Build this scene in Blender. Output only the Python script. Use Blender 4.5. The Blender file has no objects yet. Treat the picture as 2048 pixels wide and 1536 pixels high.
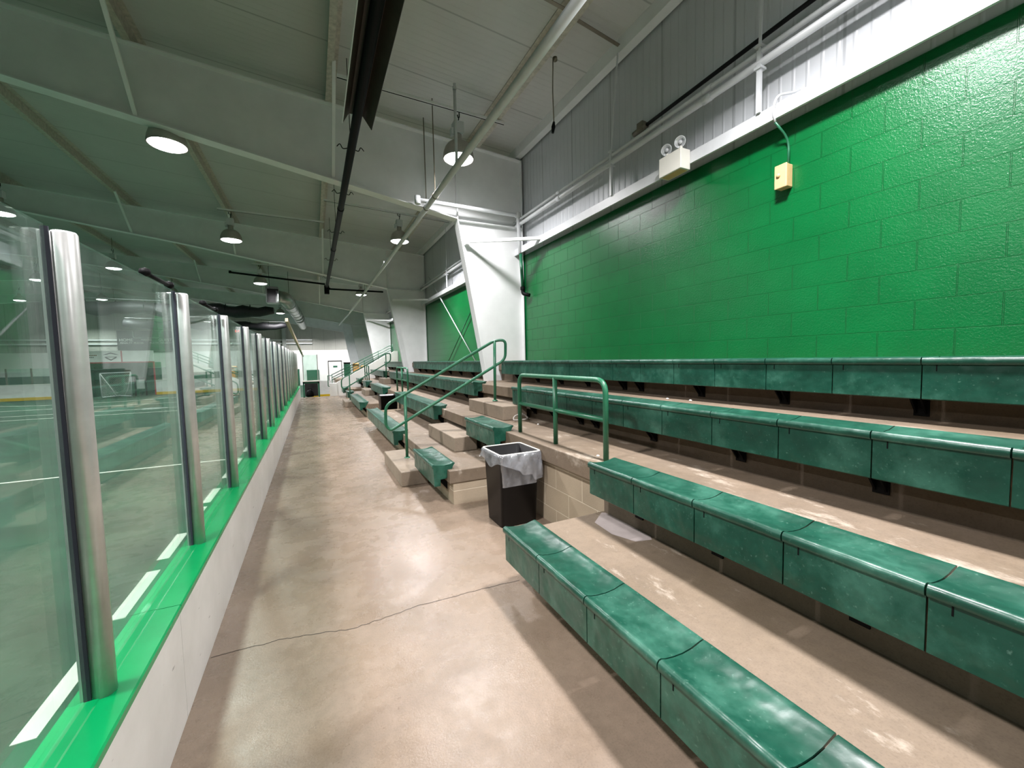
import bpy, bmesh, math, random
from mathutils import Vector, Matrix
random.seed(7)
S = bpy.context.scene
COL = S.collection
PI = math.pi
H = 1.566

# ------------------------------------------------------------------ helpers
class MB:
    """collects shapes into one mesh"""
    def __init__(s): s.bm = bmesh.new()
    def face(s, pts, mi=0, smooth=False):
        vs = [s.bm.verts.new(p) for p in pts]
        f = s.bm.faces.new(vs); f.material_index = mi; f.smooth = smooth
        return f
    def box(s, x0, x1, y0, y1, z0, z1, mi=0):
        v = [s.bm.verts.new((x, y, z)) for x in (x0, x1) for y in (y0, y1) for z in (z0, z1)]
        for q in ((0,1,3,2),(4,6,7,5),(0,4,5,1),(2,3,7,6),(0,2,6,4),(1,5,7,3)):
            f = s.bm.faces.new([v[i] for i in q]); f.material_index = mi
        return s
    def obox(s, c, ax, ay, az, hx, hy, hz, mi=0):
        c, ax, ay, az = Vector(c), Vector(ax).normalized(), Vector(ay).normalized(), Vector(az).normalized()
        v = [s.bm.verts.new(c + ax*hx*i + ay*hy*j + az*hz*k) for i in (-1,1) for j in (-1,1) for k in (-1,1)]
        for q in ((0,1,3,2),(4,6,7,5),(0,4,5,1),(2,3,7,6),(0,2,6,4),(1,5,7,3)):
            f = s.bm.faces.new([v[i] for i in q]); f.material_index = mi
        return s
    def bar(s, a, b, w, t, up=(0,0,1), mi=0):
        a, b = Vector(a), Vector(b); d = (b-a); u = Vector(up)
        side = d.cross(u)
        if side.length < 1e-6: side = d.cross(Vector((0,1,0)))
        side.normalize(); u2 = side.cross(d).normalized()
        return s.obox((a+b)/2, d, side, u2, d.length/2, w/2, t/2, mi)
    def prism(s, prof, axis, a0, a1, mi=0, smooth=False, cap=True):
        """prof: list of (p,q); axis 'y': p=x q=z ; 'x': p=y q=z ; 'z': p=x q=y"""
        def P(p, q, a): return {'y': (p, a, q), 'x': (a, p, q), 'z': (p, q, a)}[axis]
        A = [s.bm.verts.new(P(p, q, a0)) for p, q in prof]
        B = [s.bm.verts.new(P(p, q, a1)) for p, q in prof]
        n = len(prof)
        for i in range(n):
            f = s.bm.faces.new((A[i], A[(i+1) % n], B[(i+1) % n], B[i])); f.material_index = mi; f.smooth = smooth
        if cap:
            f = s.bm.faces.new(A[::-1]); f.material_index = mi
            f = s.bm.faces.new(B); f.material_index = mi
        return s
    def tube(s, pts, r, n=10, closed=False, mi=0, cap=True):
        pts = [Vector(p) for p in pts]; m = len(pts); rings = []
        prev = None
        for i, p in enumerate(pts):
            if closed: d = pts[(i+1) % m] - pts[i-1]
            else: d = pts[min(i+1, m-1)] - pts[max(i-1, 0)]
            d.normalize()
            if prev is None:
                u = d.orthogonal().normalized()
            else:
                u = prev - d*prev.dot(d)
                u = u.normalized() if u.length > 1e-6 else d.orthogonal().normalized()
            prev = u; w = d.cross(u)
            rr = r[i] if isinstance(r, (list, tuple)) else r
            rings.append([s.bm.verts.new(p + (u*math.cos(2*PI*k/n) + w*math.sin(2*PI*k/n))*rr) for k in range(n)])
        for i in range(m if closed else m-1):
            A, B = rings[i], rings[(i+1) % m]
            off = 0
            if closed and i == m-1:
                off = min(range(n), key=lambda o: (A[0].co - B[o].co).length)
            for k in range(n):
                f = s.bm.faces.new((A[k], A[(k+1) % n], B[(k+1+off) % n], B[(k+off) % n])); f.smooth = True; f.material_index = mi
        if not closed and cap:
            for R in (rings[0][::-1], rings[-1]):
                f = s.bm.faces.new(R); f.material_index = mi
        return s
    def lathe(s, prof, n=28, c=(0,0,0), mi=0, smooth=True):
        """prof: (r,z) about the z axis"""
        rings = []
        for r, z in prof:
            if r < 1e-6: rings.append([s.bm.verts.new((c[0], c[1], c[2]+z))])
            else: rings.append([s.bm.verts.new((c[0]+r*math.cos(2*PI*k/n), c[1]+r*math.sin(2*PI*k/n), c[2]+z)) for k in range(n)])
        for A, B in zip(rings, rings[1:]):
            for k in range(n):
                q = [A[k % len(A)], A[(k+1) % len(A)], B[(k+1) % len(B)], B[k % len(B)]]
                q = list(dict.fromkeys(q))
                if len(q) > 2:
                    f = s.bm.faces.new(q); f.smooth = smooth; f.material_index = mi
        return s
    def build(s, name, mats, parent=None, loc=None, bevel=0, segs=2, recalc=True):
        if recalc: bmesh.ops.recalc_face_normals(s.bm, faces=s.bm.faces)
        me = bpy.data.meshes.new(name); s.bm.to_mesh(me); s.bm.free()
        for m in (mats if isinstance(mats, (list, tuple)) else [mats]): me.materials.append(m)
        o = bpy.data.objects.new(name, me); COL.objects.link(o)
        if parent: o.parent = parent
        if loc: o.location = loc
        if bevel:
            b = o.modifiers.new('bevel', 'BEVEL'); b.width = bevel; b.segments = segs; b.limit_method = 'ANGLE'; b.angle_limit = 0.6
        return o

def rounded(pts, r, n=6, closed=False):
    pts = [Vector(p) for p in pts]; m = len(pts); out = []
    for i, p in enumerate(pts):
        if not closed and i in (0, m-1): out.append(p); continue
        a, b = pts[i-1]-p, pts[(i+1) % m]-p
        rr = min(r, a.length*.45, b.length*.45)
        A, B = p + a.normalized()*rr, p + b.normalized()*rr
        for k in range(n+1):
            t = k/n; out.append(A*(1-t)**2 + p*2*t*(1-t) + B*t*t)
    return out

def tag(o, label, cat, group=None, kind=None):
    o['label'] = label; o['category'] = cat
    if group: o['group'] = group
    if kind: o['kind'] = kind
    return o
def thing(name, label, cat, loc=(0,0,0), group=None):
    o = bpy.data.objects.new(name, None); COL.objects.link(o); o.location = loc; o.empty_display_size = .1
    return tag(o, label, cat, group)
def struct(o): o['kind'] = 'structure'; return o
def group_struct(name):
    o = bpy.data.objects.new(name, None); COL.objects.link(o); o['kind'] = 'structure'; return o
def copy_tree(o, parent=None):
    c = o.copy(); COL.objects.link(c)
    if parent: c.parent = parent
    for ch in list(o.children): copy_tree(ch, c)
    return c
ORD = 'first second third fourth fifth sixth seventh eighth ninth tenth eleventh twelfth thirteenth fourteenth fifteenth sixteenth seventeenth eighteenth nineteenth twentieth'.split()

# ------------------------------------------------------------------ materials
def srgb(r, g, b):
    f = lambda c: (c/255/12.92) if c/255 <= .04045 else ((c/255+.055)/1.055)**2.4
    return (f(r), f(g), f(b), 1)
class NT:
    def __init__(s, name):
        s.m = bpy.data.materials.new(name); s.m.use_nodes = True; s.t = s.m.node_tree
        s.b = s.t.nodes['Principled BSDF']; s.out = s.t.nodes['Material Output']
        s.co = s.t.nodes.new('ShaderNodeTexCoord')
    def n(s, typ, **kw):
        x = s.t.nodes.new(typ)
        for k, v in kw.items():
            if k.startswith('i_'): x.inputs[k[2:].replace('_', ' ')].default_value = v
            else: setattr(x, k, v)
        return x
    def l(s, a, b): s.t.links.new(a, b)
    def noise(s, scale, detail=4, rough=.55, vec=None, sx=(1,1,1)):
        mp = s.n('ShaderNodeMapping'); mp.inputs['Scale'].default_value = sx
        s.l(vec or s.co.outputs['Object'], mp.inputs['Vector'])
        x = s.n('ShaderNodeTexNoise'); x.inputs['Scale'].default_value = scale; x.inputs['Detail'].default_value = detail; x.inputs['Roughness'].default_value = rough
        s.l(mp.outputs['Vector'], x.inputs['Vector'])
        return x.outputs['Fac']
    def ramp(s, fac, stops):
        r = s.n('ShaderNodeValToRGB'); e = r.color_ramp.elements
        while len(e) < len(stops): e.new(.5)
        for el, (p, c) in zip(e, stops): el.position = p; el.color = c if len(c) == 4 else (*c, 1)
        s.l(fac, r.inputs['Fac']); return r.outputs['Color']
    def mix(s, fac, a, b, mode='MIX'):
        x = s.n('ShaderNodeMix', data_type='RGBA', blend_type=mode)
        for sock, v in ((x.inputs[0], fac), (x.inputs[6], a), (x.inputs[7], b)):
            if hasattr(v, 'is_linked'): s.l(v, sock)
            else: sock.default_value = v
        return x.outputs[2]
    def math(s, op, a, b=None):
        x = s.n('ShaderNodeMath', operation=op)
        for i, v in enumerate((a, b)):
            if v is None: continue
            if hasattr(v, 'is_linked'): s.l(v, x.inputs[i])
            else: x.inputs[i].default_value = v
        return x.outputs[0]
    def bump(s, h, strength=.3, dist=.01, prev=None):
        x = s.n('ShaderNodeBump'); x.inputs['Strength'].default_value = strength; x.inputs['Distance'].default_value = dist
        s.l(h, x.inputs['Height'])
        if prev: s.l(prev, x.inputs['Normal'])
        s.l(x.outputs['Normal'], s.b.inputs['Normal']); return x.outputs['Normal']
    def sep(s):
        x = s.n('ShaderNodeSeparateXYZ'); s.l(s.co.outputs['Object'], x.inputs[0]); return x.outputs
    def done(s, color, rough=.5, metal=0, spec=.5, coat=0):
        if hasattr(color, 'is_linked'): s.l(color, s.b.inputs['Base Color'])
        else: s.b.inputs['Base Color'].default_value = color
        if hasattr(rough, 'is_linked'): s.l(rough, s.b.inputs['Roughness'])
        else: s.b.inputs['Roughness'].default_value = rough
        s.b.inputs['Metallic'].default_value = metal; s.b.inputs['Specular IOR Level'].default_value = spec
        s.b.inputs['Coat Weight'].default_value = coat
        return s.m

def plain(name, c, rough=.5, metal=0, var=.08, scale=6, spec=.5, bump=0):
    t = NT(name); base = srgb(*c)
    dark = tuple(x*(1-var) for x in base[:3]) + (1,); lite = tuple(min(1, x*(1+var)) for x in base[:3]) + (1,)
    nz = t.noise(scale)
    col = t.ramp(nz, [(.3, dark), (.7, lite)])
    if bump: t.bump(t.noise(60, 3), bump, .004)
    return t.done(col, rough, metal, spec)

def mat_blockwall(name, c, y0, z0, wide=.4064, tall=.2032, rough=.34, joint=None, pit=.55, depth=.9, var=.1):
    t = NT(name); x, y, z = t.sep()
    cx = t.n('ShaderNodeCombineXYZ')
    t.l(t.math('SUBTRACT', y, y0 + wide/2), cx.inputs[0]); t.l(t.math('SUBTRACT', z, z0), cx.inputs[1])
    br = t.n('ShaderNodeTexBrick'); br.offset = .5
    for k, v in (('Scale', 1), ('Mortar Size', .0045), ('Mortar Smooth', .35), ('Brick Width', wide), ('Row Height', tall), ('Bias', 0)):
        br.inputs[k].default_value = v
    br.inputs['Color1'].default_value = (1,1,1,1); br.inputs['Color2'].default_value = (.86,.86,.86,1); br.inputs['Mortar'].default_value = (.8,.8,.8,1)
    t.l(cx.outputs[0], br.inputs['Vector'])
    base = srgb(*c)
    col = t.ramp(t.noise(2.5), [(.3, tuple(v*(1-var) for v in base[:3])), (.7, tuple(v*(1+var) for v in base[:3]))])
    col = t.mix(.35, col, br.outputs['Color'], 'MULTIPLY')
    if joint: col = t.mix(t.math('MULTIPLY', br.outputs['Fac'], .8), col, srgb(*joint))
    nb = t.bump(t.noise(85, 3, .6), pit, .005)
    inv = t.math('SUBTRACT', 1.0, br.outputs['Fac'])
    t.bump(inv, depth, .02, nb)
    return t.done(col, rough)

def mat_concrete(name, c, rough=(.3, .55), stain=.35, gloss_noise=1.2, bump=.12, spec=.5, white=0, dirt=(92, 78, 58)):
    t = NT(name); base = srgb(*c)
    n1 = t.noise(1.3, 8, .6); n2 = t.noise(22, 6, .65); n3 = t.noise(.55, 5, .6)
    col = t.ramp(n1, [(.2, tuple(v*.68 for v in base[:3])), (.5, base), (.8, tuple(min(1, v*1.22) for v in base[:3]))])
    col = t.mix(t.ramp(n3, [(.48, (0,0,0)), (.68, (stain, stain, stain))]), col, srgb(*dirt))
    col = t.mix(.35, col, t.ramp(n2, [(.15, (.5,.5,.5)), (.6, (1.1,1.1,1.1))]), 'MULTIPLY')
    if white:
        w = t.noise(3.1, 9, .72, sx=(1.6, .7, 1))
        col = t.mix(t.ramp(w, [(.57, (0,0,0)), (.68, (white, white, white))]), col, srgb(226, 216, 200))
    sp = t.noise(130, 3, .6)
    col = t.mix(.5, col, t.ramp(sp, [(.25, (.55,.53,.5)), (.5, (1,1,1))]), 'MULTIPLY')
    r = t.n('ShaderNodeMapRange'); r.inputs['To Min'].default_value = rough[0]; r.inputs['To Max'].default_value = rough[1]
    r.inputs['From Min'].default_value = .3; r.inputs['From Max'].default_value = .7
    t.l(t.noise(gloss_noise*4, 6, .65), r.inputs['Value'])
    t.bump(t.noise(110, 4, .7), bump, .004)
    return t.done(col, r.outputs[0], 0, spec)

def mat_seat(name, c, light, rough=.32):
    t = NT(name); base = srgb(*c)
    geo = t.n('ShaderNodeNewGeometry')
    pos = geo.outputs['Position']
    n1 = t.noise(3.2, 8, .65, vec=pos, sx=(1, 1, 1)); n2 = t.noise(16, 6, .6, vec=pos); n3 = t.noise(60, 4, .6, vec=pos)
    col = t.ramp(n1, [(.34, tuple(v*.72 for v in base[:3])), (.5, base), (.72, srgb(*light))])
    col = t.mix(.4, col, t.ramp(n2, [(.3, (.6,.6,.6)), (.7, (1.15,1.15,1.15))]), 'MULTIPLY')
    col = t.mix(t.ramp(n3, [(.62, (0,0,0)), (.8, (.25,.25,.25))]), col, srgb(150, 190, 172))
    nb = t.bump(t.noise(6, 2, .5, vec=pos), .45, .04)
    t.bump(n3, .12, .003, nb)
    r = t.n('ShaderNodeMapRange'); r.inputs['To Min'].default_value = rough; r.inputs['To Max'].default_value = rough+.25
    t.l(n2, r.inputs['Value'])
    return t.done(col, r.outputs[0])

def mat_ribs(name, c, axis, pitch, seam, depth=.4, rough=.45, var=.05, seamdark=.35):
    """painted sheet with fine ribs and darker seams running across `axis`"""
    t = NT(name); o = t.sep()[axis]
    base = srgb(*c)
    f = t.math('FRACT', t.math('DIVIDE', o, pitch)); tri = t.math('ABSOLUTE', t.math('SUBTRACT', f, .5))
    rib = t.ramp(tri, [(.36, (0,0,0)), (.46, (1,1,1))])
    g = t.math('FRACT', t.math('DIVIDE', o, seam)); tg = t.math('ABSOLUTE', t.math('SUBTRACT', g, .5))
    sm = t.ramp(tg, [(.5-.014/seam, (0,0,0)), (.5-.008/seam, (seamdark, seamdark, seamdark))])
    col = t.ramp(t.noise(1.4, 5), [(.3, tuple(v*(1-var) for v in base[:3])), (.7, tuple(min(1, v*(1+var)) for v in base[:3]))])
    col = t.mix(sm, col, srgb(40, 42, 40))
    t.bump(rib, depth, .01)
    return t.done(col, rough)

def mat_glass(name, tint=(.87, .965, .925), haze=.06):
    t = NT(name); t.t.nodes.remove(t.b)
    tr = t.n('ShaderNodeBsdfTransparent'); tr.inputs['Color'].default_value = (*tint, 1)
    gl = t.n('ShaderNodeBsdfGlossy'); gl.inputs['Roughness'].default_value = .012; gl.inputs['Color'].default_value = (.92, .97, .95, 1)
    lw = t.n('ShaderNodeLayerWeight'); lw.inputs[0].default_value = .5
    fr = t.math('ADD', t.math('MULTIPLY', t.math('POWER', lw.outputs['Facing'], 5.0), .90), .045)
    m1 = t.n('ShaderNodeMixShader'); t.l(fr, m1.inputs[0]); t.l(tr.outputs[0], m1.inputs[1]); t.l(gl.outputs[0], m1.inputs[2])
    df = t.n('ShaderNodeBsdfDiffuse'); df.inputs['Color'].default_value = srgb(190, 205, 200)
    geo = t.n('ShaderNodeNewGeometry')
    hz = t.ramp(t.noise(2.2, 7, .65, vec=geo.outputs['Position'], sx=(1, 1.4, .8)), [(.42, (haze*.35,)*3), (.72, (haze*1.6,)*3)])
    m2 = t.n('ShaderNodeMixShader'); t.l(hz, m2.inputs[0]); t.l(m1.outputs[0], m2.inputs[1]); t.l(df.outputs[0], m2.inputs[2])
    t.l(m2.outputs[0], t.out.inputs['Surface'])
    return t.m
def mat_emit(name, c, s):
    t = NT(name); t.b.inputs['Base Color'].default_value = (*c, 1); t.b.inputs['Emission Color'].default_value = (*c, 1)
    t.b.inputs['Emission Strength'].default_value = s; return t.m
def mat_bag(name):
    t = NT(name); t.t.nodes.remove(t.b)
    tr = t.n('ShaderNodeBsdfTransparent'); tr.inputs['Color'].default_value = (.93, .94, .96, 1)
    df = t.n('ShaderNodeBsdfDiffuse'); df.inputs['Color'].default_value = srgb(205, 208, 214)
    gl = t.n('ShaderNodeBsdfGlossy'); gl.inputs['Roughness'].default_value = .18
    geo = t.n('ShaderNodeNewGeometry')
    nz = t.noise(9, 5, .6, vec=geo.outputs['Position'], sx=(1, 1, .5))
    m1 = t.n('ShaderNodeMixShader'); t.l(t.ramp(nz, [(.4, (.11,)*3), (.75, (.38,)*3)]), m1.inputs[0]); t.l(tr.outputs[0], m1.inputs[1]); t.l(df.outputs[0], m1.inputs[2])
    m2 = t.n('ShaderNodeMixShader'); m2.inputs[0].default_value = .14; t.l(m1.outputs[0], m2.inputs[1]); t.l(gl.outputs[0], m2.inputs[2])
    bp = t.n('ShaderNodeBump'); bp.inputs['Strength'].default_value = .6; bp.inputs['Distance'].default_value = .02
    t.l(t.noise(14, 4, .6, vec=geo.outputs['Position']), bp.inputs['Height'])
    t.l(bp.outputs[0], gl.inputs['Normal']); t.l(bp.outputs[0], df.inputs['Normal'])
    t.l(m2.outputs[0], t.out.inputs['Surface']); return t.m
def mat_net(name, c, pitch=.05, wire=.16):
    t = NT(name); t.t.nodes.remove(t.b)
    geo = t.n('ShaderNodeNewGeometry'); sx = t.n('ShaderNodeSeparateXYZ'); t.l(geo.outputs['Position'], sx.inputs[0])
    def line(v):
        f = t.math('FRACT', t.math('DIVIDE', v, pitch)); return t.math('LESS_THAN', f, wire)
    a = line(t.math('ADD', sx.outputs[0], sx.outputs[2])); b = line(t.math('SUBTRACT', sx.outputs[0], sx.outputs[2]))
    m = t.math('MAXIMUM', a, b)
    tr = t.n('ShaderNodeBsdfTransparent'); df = t.n('ShaderNodeBsdfDiffuse'); df.inputs['Color'].default_value = srgb(*c)
    mx = t.n('ShaderNodeMixShader'); t.l(m, mx.inputs[0]); t.l(tr.outputs[0], mx.inputs[1]); t.l(df.outputs[0], mx.inputs[2])
    t.l(mx.outputs[0], t.out.inputs['Surface']); return t.m

M = {}
M['wallgreen'] = mat_blockwall('green_block_paint', (0, 93, 44), .945, 1.695, rough=.27, pit=.5, depth=1.0)
M['cmu'] = mat_blockwall('tan_block', (158, 143, 122), 2.55, .15, rough=.8, joint=(205, 192, 170), pit=.35, depth=.5)
M['walkway'] = mat_concrete('polished_concrete', (128, 112, 97), (.15, .42), .5, 1.2, .2)
M['tread'] = mat_concrete('tread_concrete', (112, 98, 82), (.5, .8), .6, 1.5, .3, white=.3)
M['step'] = mat_concrete('step_concrete', (130, 117, 101), (.6, .85), .3, 1.5, .2)
M['riser'] = mat_concrete('riser_concrete', (98, 86, 72), (.7, .9), .45, 1.5, .2)
M['seat'] = mat_seat('green_seat_plastic', (15, 66, 51), (54, 101, 85), .22)
M['black'] = plain('black_steel', (7, 7, 8), .6, .0, .2, 6, .15)
M['blackplastic'] = plain('black_plastic', (8, 8, 9), .38, 0, .2, 6, .25)
M['greenpaint'] = plain('green_pipe_paint', (36, 98, 70), .33, 0, .12, 10)
M['ledge'] = plain('green_ledge_plastic', (4, 138, 78), .24, 0, .06, 8)
def mat_board():
    t = NT('white_board_plastic'); geo = t.n('ShaderNodeNewGeometry'); p = geo.outputs['Position']
    col = t.ramp(t.noise(2.4, 5, .6, vec=p), [(.3, srgb(214, 212, 209)), (.7, srgb(234, 232, 230))])
    sc = t.noise(26, 3, .55, vec=p, sx=(.5, .35, 1.6))
    col = t.mix(t.ramp(sc, [(.70, (0,0,0)), (.74, (.6,.6,.6))]), col, srgb(96, 90, 84))
    return t.done(col, .32)
M['board'] = mat_board()
M['galv'] = plain('aluminium', (204, 204, 202), .36, .45, .08, 14)
M['gasket'] = plain('dark_gasket', (48, 48, 62), .6)
M['glass'] = mat_glass('shield_glass')
M['framewhite'] = plain('frame_paint', (224, 226, 226), .5, 0, .05, 3)
M['purlin'] = plain('purlin_paint', (176, 172, 160), .6, 0, .22, 18)
M['pipewhite'] = plain('white_pipe_paint', (200, 203, 205), .4, 0, .05, 8)
M['ceil'] = mat_ribs('roof_sheet', (186, 187, 184), 1, .1016, 1.22, .22, .55)
M['siding'] = mat_ribs('white_siding', (186, 189, 192), 1, .11, .9144, .5, .4)
M['endsiding'] = mat_ribs('grey_siding', (168, 168, 160), 0, .2, 1.0, .5, .6)
M['whitewall'] = plain('white_wall_paint', (226, 226, 222), .6, 0, .04, 2)
M['greywall'] = plain('grey_wall_paint', (160, 165, 160), .6, 0, .05, 2)
M['turf'] = plain('green_turf', (34, 64, 47), .9, 0, .3, 1.3, .3, .6)
M['line'] = plain('white_line_paint', (196, 194, 184), .7, 0, .05)
M['yellow'] = plain('yellow_kick_plastic', (216, 176, 16), .45)
M['dusty'] = plain('dim_metal', (120, 112, 98), .4, .6, .15)
M['alu'] = plain('spun_aluminium', (178, 174, 168), .35, .7, .08, 12)
M['lens'] = mat_emit('lamp_lens', (1, .985, .96), 14)
M['bagclear'] = mat_bag('clear_bag_film')
M['cream'] = plain('cream_plastic', (206, 172, 124), .5, 0, .06, 20)
M['offwhite'] = plain('off_white_plastic', (222, 220, 210), .45, 0, .03)
M['clearlamp'] = plain('lamp_reflector', (225, 228, 228), .12, .6)
M['galvduct'] = plain('galvanised_duct', (150, 156, 152), .32, .8, .14, 5)
M['nettingblack'] = plain('black_netting', (20, 20, 24), .6, 0, .4, 9, .5, .6)
M['beige'] = plain('beige_netting', (206, 186, 160), .7, 0, .06)
M['red'] = plain('red_paint', (168, 44, 52), .5)
M['darkgreen'] = plain('dark_green_paint', (16, 84, 58), .6, 0, .12)
M['cardboard'] = plain('cardboard', (186, 142, 84), .8)
M['scoreblack'] = plain('scoreboard_face', (44, 50, 48), .5)
M['dark'] = plain('dark_interior', (26, 22, 20), .8)
M['text'] = plain('pale_lettering', (214, 216, 212), .6)
M['ink'] = plain('dark_ink', (52, 52, 50), .6)
M['brownink'] = plain('brown_ink', (120, 92, 48), .6)
M['exitred'] = mat_emit('exit_red', (1, .05, .04), 5)
M['net'] = mat_net('white_net', (225, 225, 220), .1, .12)
M['litter'] = plain('paper_white', (235, 233, 226), .8)
M['hose'] = plain('pale_hose', (128, 122, 114), .5)

# ------------------------------------------------------------------ camera
yaw, pit, rol = .45033, -.06365, -.02232
f = Vector((math.sin(yaw)*math.cos(pit), math.cos(yaw)*math.cos(pit), math.sin(pit)))
r = f.cross(Vector((0,0,1))).normalized(); u = r.cross(f)
r2 = r*math.cos(rol) + u*math.sin(rol); u2 = -r*math.sin(rol) + u*math.cos(rol)
cam = bpy.data.cameras.new('camera'); co = bpy.data.objects.new('camera', cam); COL.objects.link(co)
co.matrix_world = Matrix(((r2.x, u2.x, -f.x, 0), (r2.y, u2.y, -f.y, 0), (r2.z, u2.z, -f.z, H), (0,0,0,1)))
cam.sensor_width = 36; cam.sensor_fit = 'HORIZONTAL'; cam.lens = 818.0/2048*36; cam.clip_start = .05; cam.clip_end = 200
S.camera = co

# ------------------------------------------------------------------ shell
YB, YE, XL, XW = -9.0, 43.0, -30.0, 3.76      # back, end wall, far left wall, block wall
YS = 20.35                                    # far end of the stand and walkway
T = lambda x: 5.30 + .081*(3.73-x) if x > -13 else 5.30 + .081*(3.73+26+x)   # top of the rafters
RIDGE = -13.0
# ceiling
m = MB()
xs = [3.95, RIDGE, XL-.3]
for a, b in zip(xs, xs[1:]):
    za, zb = T(a)+.2, T(b)+.2
    m.face([(a, YB, za), (a, YE, za), (b, YE, zb), (b, YB, zb)])
    m.face([(a, YB, za+.08), (b, YB, zb+.08), (b, YE, zb+.08), (a, YE, za+.08)])
struct(m.build('ceiling', M['ceil'], recalc=False))
# floors
m = MB(); m.box(-.58, 4.0, YB, 20.62, -.12, 0)
struct(m.build('floor', M['walkway']))
m = MB(); m.box(XL, -.62, YB, YE, -.65, -.55); m.box(-.62, 4.0, 20.62, YE, -.65, -.55)
struct(m.build('floor_turf', M['turf']))
# walls
m = MB(); m.box(XW, XW+.2, YB, 30.2, 0, 3.53); struct(m.build('wall_right', M['wallgreen']))
m = MB(); m.box(XW+.02, XW+.1, YB, 37.6, 3.53, 5.62); m.box(XW+.02, XW+.1, 30.2, YE, -.6, 3.53)
struct(m.build('wall_siding', M['siding']))
m = MB(); m.box(XL, 4.0, YE, YE+.2, 2.72, 6.95); struct(m.build('wall_end', M['endsiding']))
m = MB(); m.box(XL, 4.0, YE-.02, YE+.2, -.6, 2.72); struct(m.build('wall_end_lower', M['whitewall']))
m = MB(); m.box(XL-.2, XL, YB, YE, -.6, 5.9); struct(m.build('wall_left', M['greywall']))
m = MB(); m.box(XL, 4.0, YB-.2, YB, -.6, 6.95); struct(m.build('wall_back', M['greywall']))
# white channel on top of the block wall
m = MB(); m.box(3.59, 3.60, YB, 30.2, 3.525, 3.64); m.box(3.60, 3.80, YB, 30.2, 3.63, 3.64); m.box(3.60, 3.615, YB, 30.2, 3.525, 3.53)
struct(m.build('trim_1', M['pipewhite']))
# eave strut
m = MB(); m.prism([(3.62, 5.34), (3.74, 5.34), (3.74, 5.36), (3.64, 5.36), (3.64, 5.5), (3.74, 5.5), (3.74, 5.52), (3.62, 5.52)], 'y', YB, YE)
struct(m.build('trim_2', M['framewhite']))

# concrete terrace
def yr(*a): return a
cut = [(2.48, 4.16), (10.26, 11.98), (17.40, 19.10)]
runs1 = [(YB+.5, 2.48), (4.16, 10.26), (11.98, 17.40), (19.10, YS)]
stand = group_struct('concrete_stand')
m = MB()
for a, b in runs1: m.box(1.25, 1.96, a, b, .235, .375)
m.box(1.89, 2.63, YB+.5, YS, .60, .75); m.box(2.55, 3.27, YB+.5, YS, .99, 1.14); m.box(3.20, 3.76, YB+.5, YS, 1.335, 1.475)
m.build('tread_slab', M['tread'], stand, bevel=.008)
m = MB()
for a, b in runs1: m.box(1.29, 1.94, a+.01, b-.01, 0, .235)
for a, b in cut: m.box(1.955, 2.55, a-.02, b+.02, 0, .60)
m.build('block_riser', M['cmu'], stand)
m = MB()
for a, b in runs1: m.box(1.95, 2.55, a+.02 if a > 0 else a, b-.02, .2, .60)
m.box(2.62, 3.25, YB+.5, YS-.01, .75, .99); m.box(3.26, 3.75, YB+.5, YS-.01, 1.14, 1.335)
m.build('upper_riser', M['riser'], stand)

m = MB(); m.face([(1.74, 2.12, .3757), (1.76, 2.33, .3757), (1.92, 2.455, .3757), (1.945, 2.44, .3757), (1.945, 1.98, .3757), (1.91, 1.93, .3757), (1.80, 1.96, .3757)])
struct(m.build('paint_patch', plain('pale_patch', (156, 146, 142), .7, 0, .12, 9)))
# steel frames
def frame(y):
    g = group_struct('steel_frame')
    bot = [(2.434, 4.067), (.59, 4.385), (-3.2, 5.04), (-6.6, 5.55), (-9.5, 5.88), (RIDGE, 6.12)]
    mir = [(2*RIDGE-x, z) for x, z in bot[:-1]][::-1]
    low = bot + mir
    base_in = 3.13
    col_r = [(3.73, 0), (base_in, 0)]
    far_in = 2*RIDGE-base_in; far_out = 2*RIDGE-3.73
    poly_top = [(far_out, T(far_out)), (RIDGE, T(RIDGE)), (3.73, T(3.73))]
    t = .008
    m = MB()
    # web as quads: column, then rafter strips
    m.prism([(3.73, 0), (base_in, 0), (2.434, 4.067), (2.434, T(2.434)), (3.73, T(3.73))], 'y', y-t, y+t)
    for (xa, za), (xb, zb) in zip(low, low[1:]):
        m.prism([(xa, za), (xb, zb), (xb, T(xb)), (xa, T(xa))], 'y', y-t, y+t)
    xe, ze = low[-1]
    m.prism([(xe, ze), (far_in, 0), (far_out, 0), (far_out, T(far_out))], 'y', y-t, y+t)
    m.build('web', M['framewhite'], g)
    def flange(pts, name, w=.1, th=.016):
        m = MB()
        for a, b in zip(pts, pts[1:]):
            A, B = Vector((a[0], y, a[1])), Vector((b[0], y, b[1])); m.bar(A, B, 2*w, th, up=(0, 1, 0) if False else (0, 0, 1) if abs(A.x-B.x) > abs(A.z-B.z) else (1, 0, 0))
        m.build(name, M['framewhite'], g)
    flange([(base_in, 0), (2.434, 4.067)], 'inner_flange')
    flange(low, 'bottom_flange')
    flange([(3.73, 0), (3.73, T(3.73))], 'outer_flange', .1, .014)
    flange([(3.73, T(3.73)-.01), (RIDGE, T(RIDGE)-.01), (far_out, T(far_out)-.01)], 'top_flange')
    flange([low[-1], (far_in, 0)], 'inner_flange')
    # stiffeners at the knee
    m = MB(); m.box(2.44, 3.72, y-.09, y-.008, 4.035, 4.05); m.box(2.43, 2.445, y-.09, y-.008, 4.067, T(2.434)-.02)
    m.build('stiffener', M['framewhite'], g)
    return g
FR = [-.42, 7.2, 14.85, 22.47, 30.1, 37.7]
for y in FR: frame(y)
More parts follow.
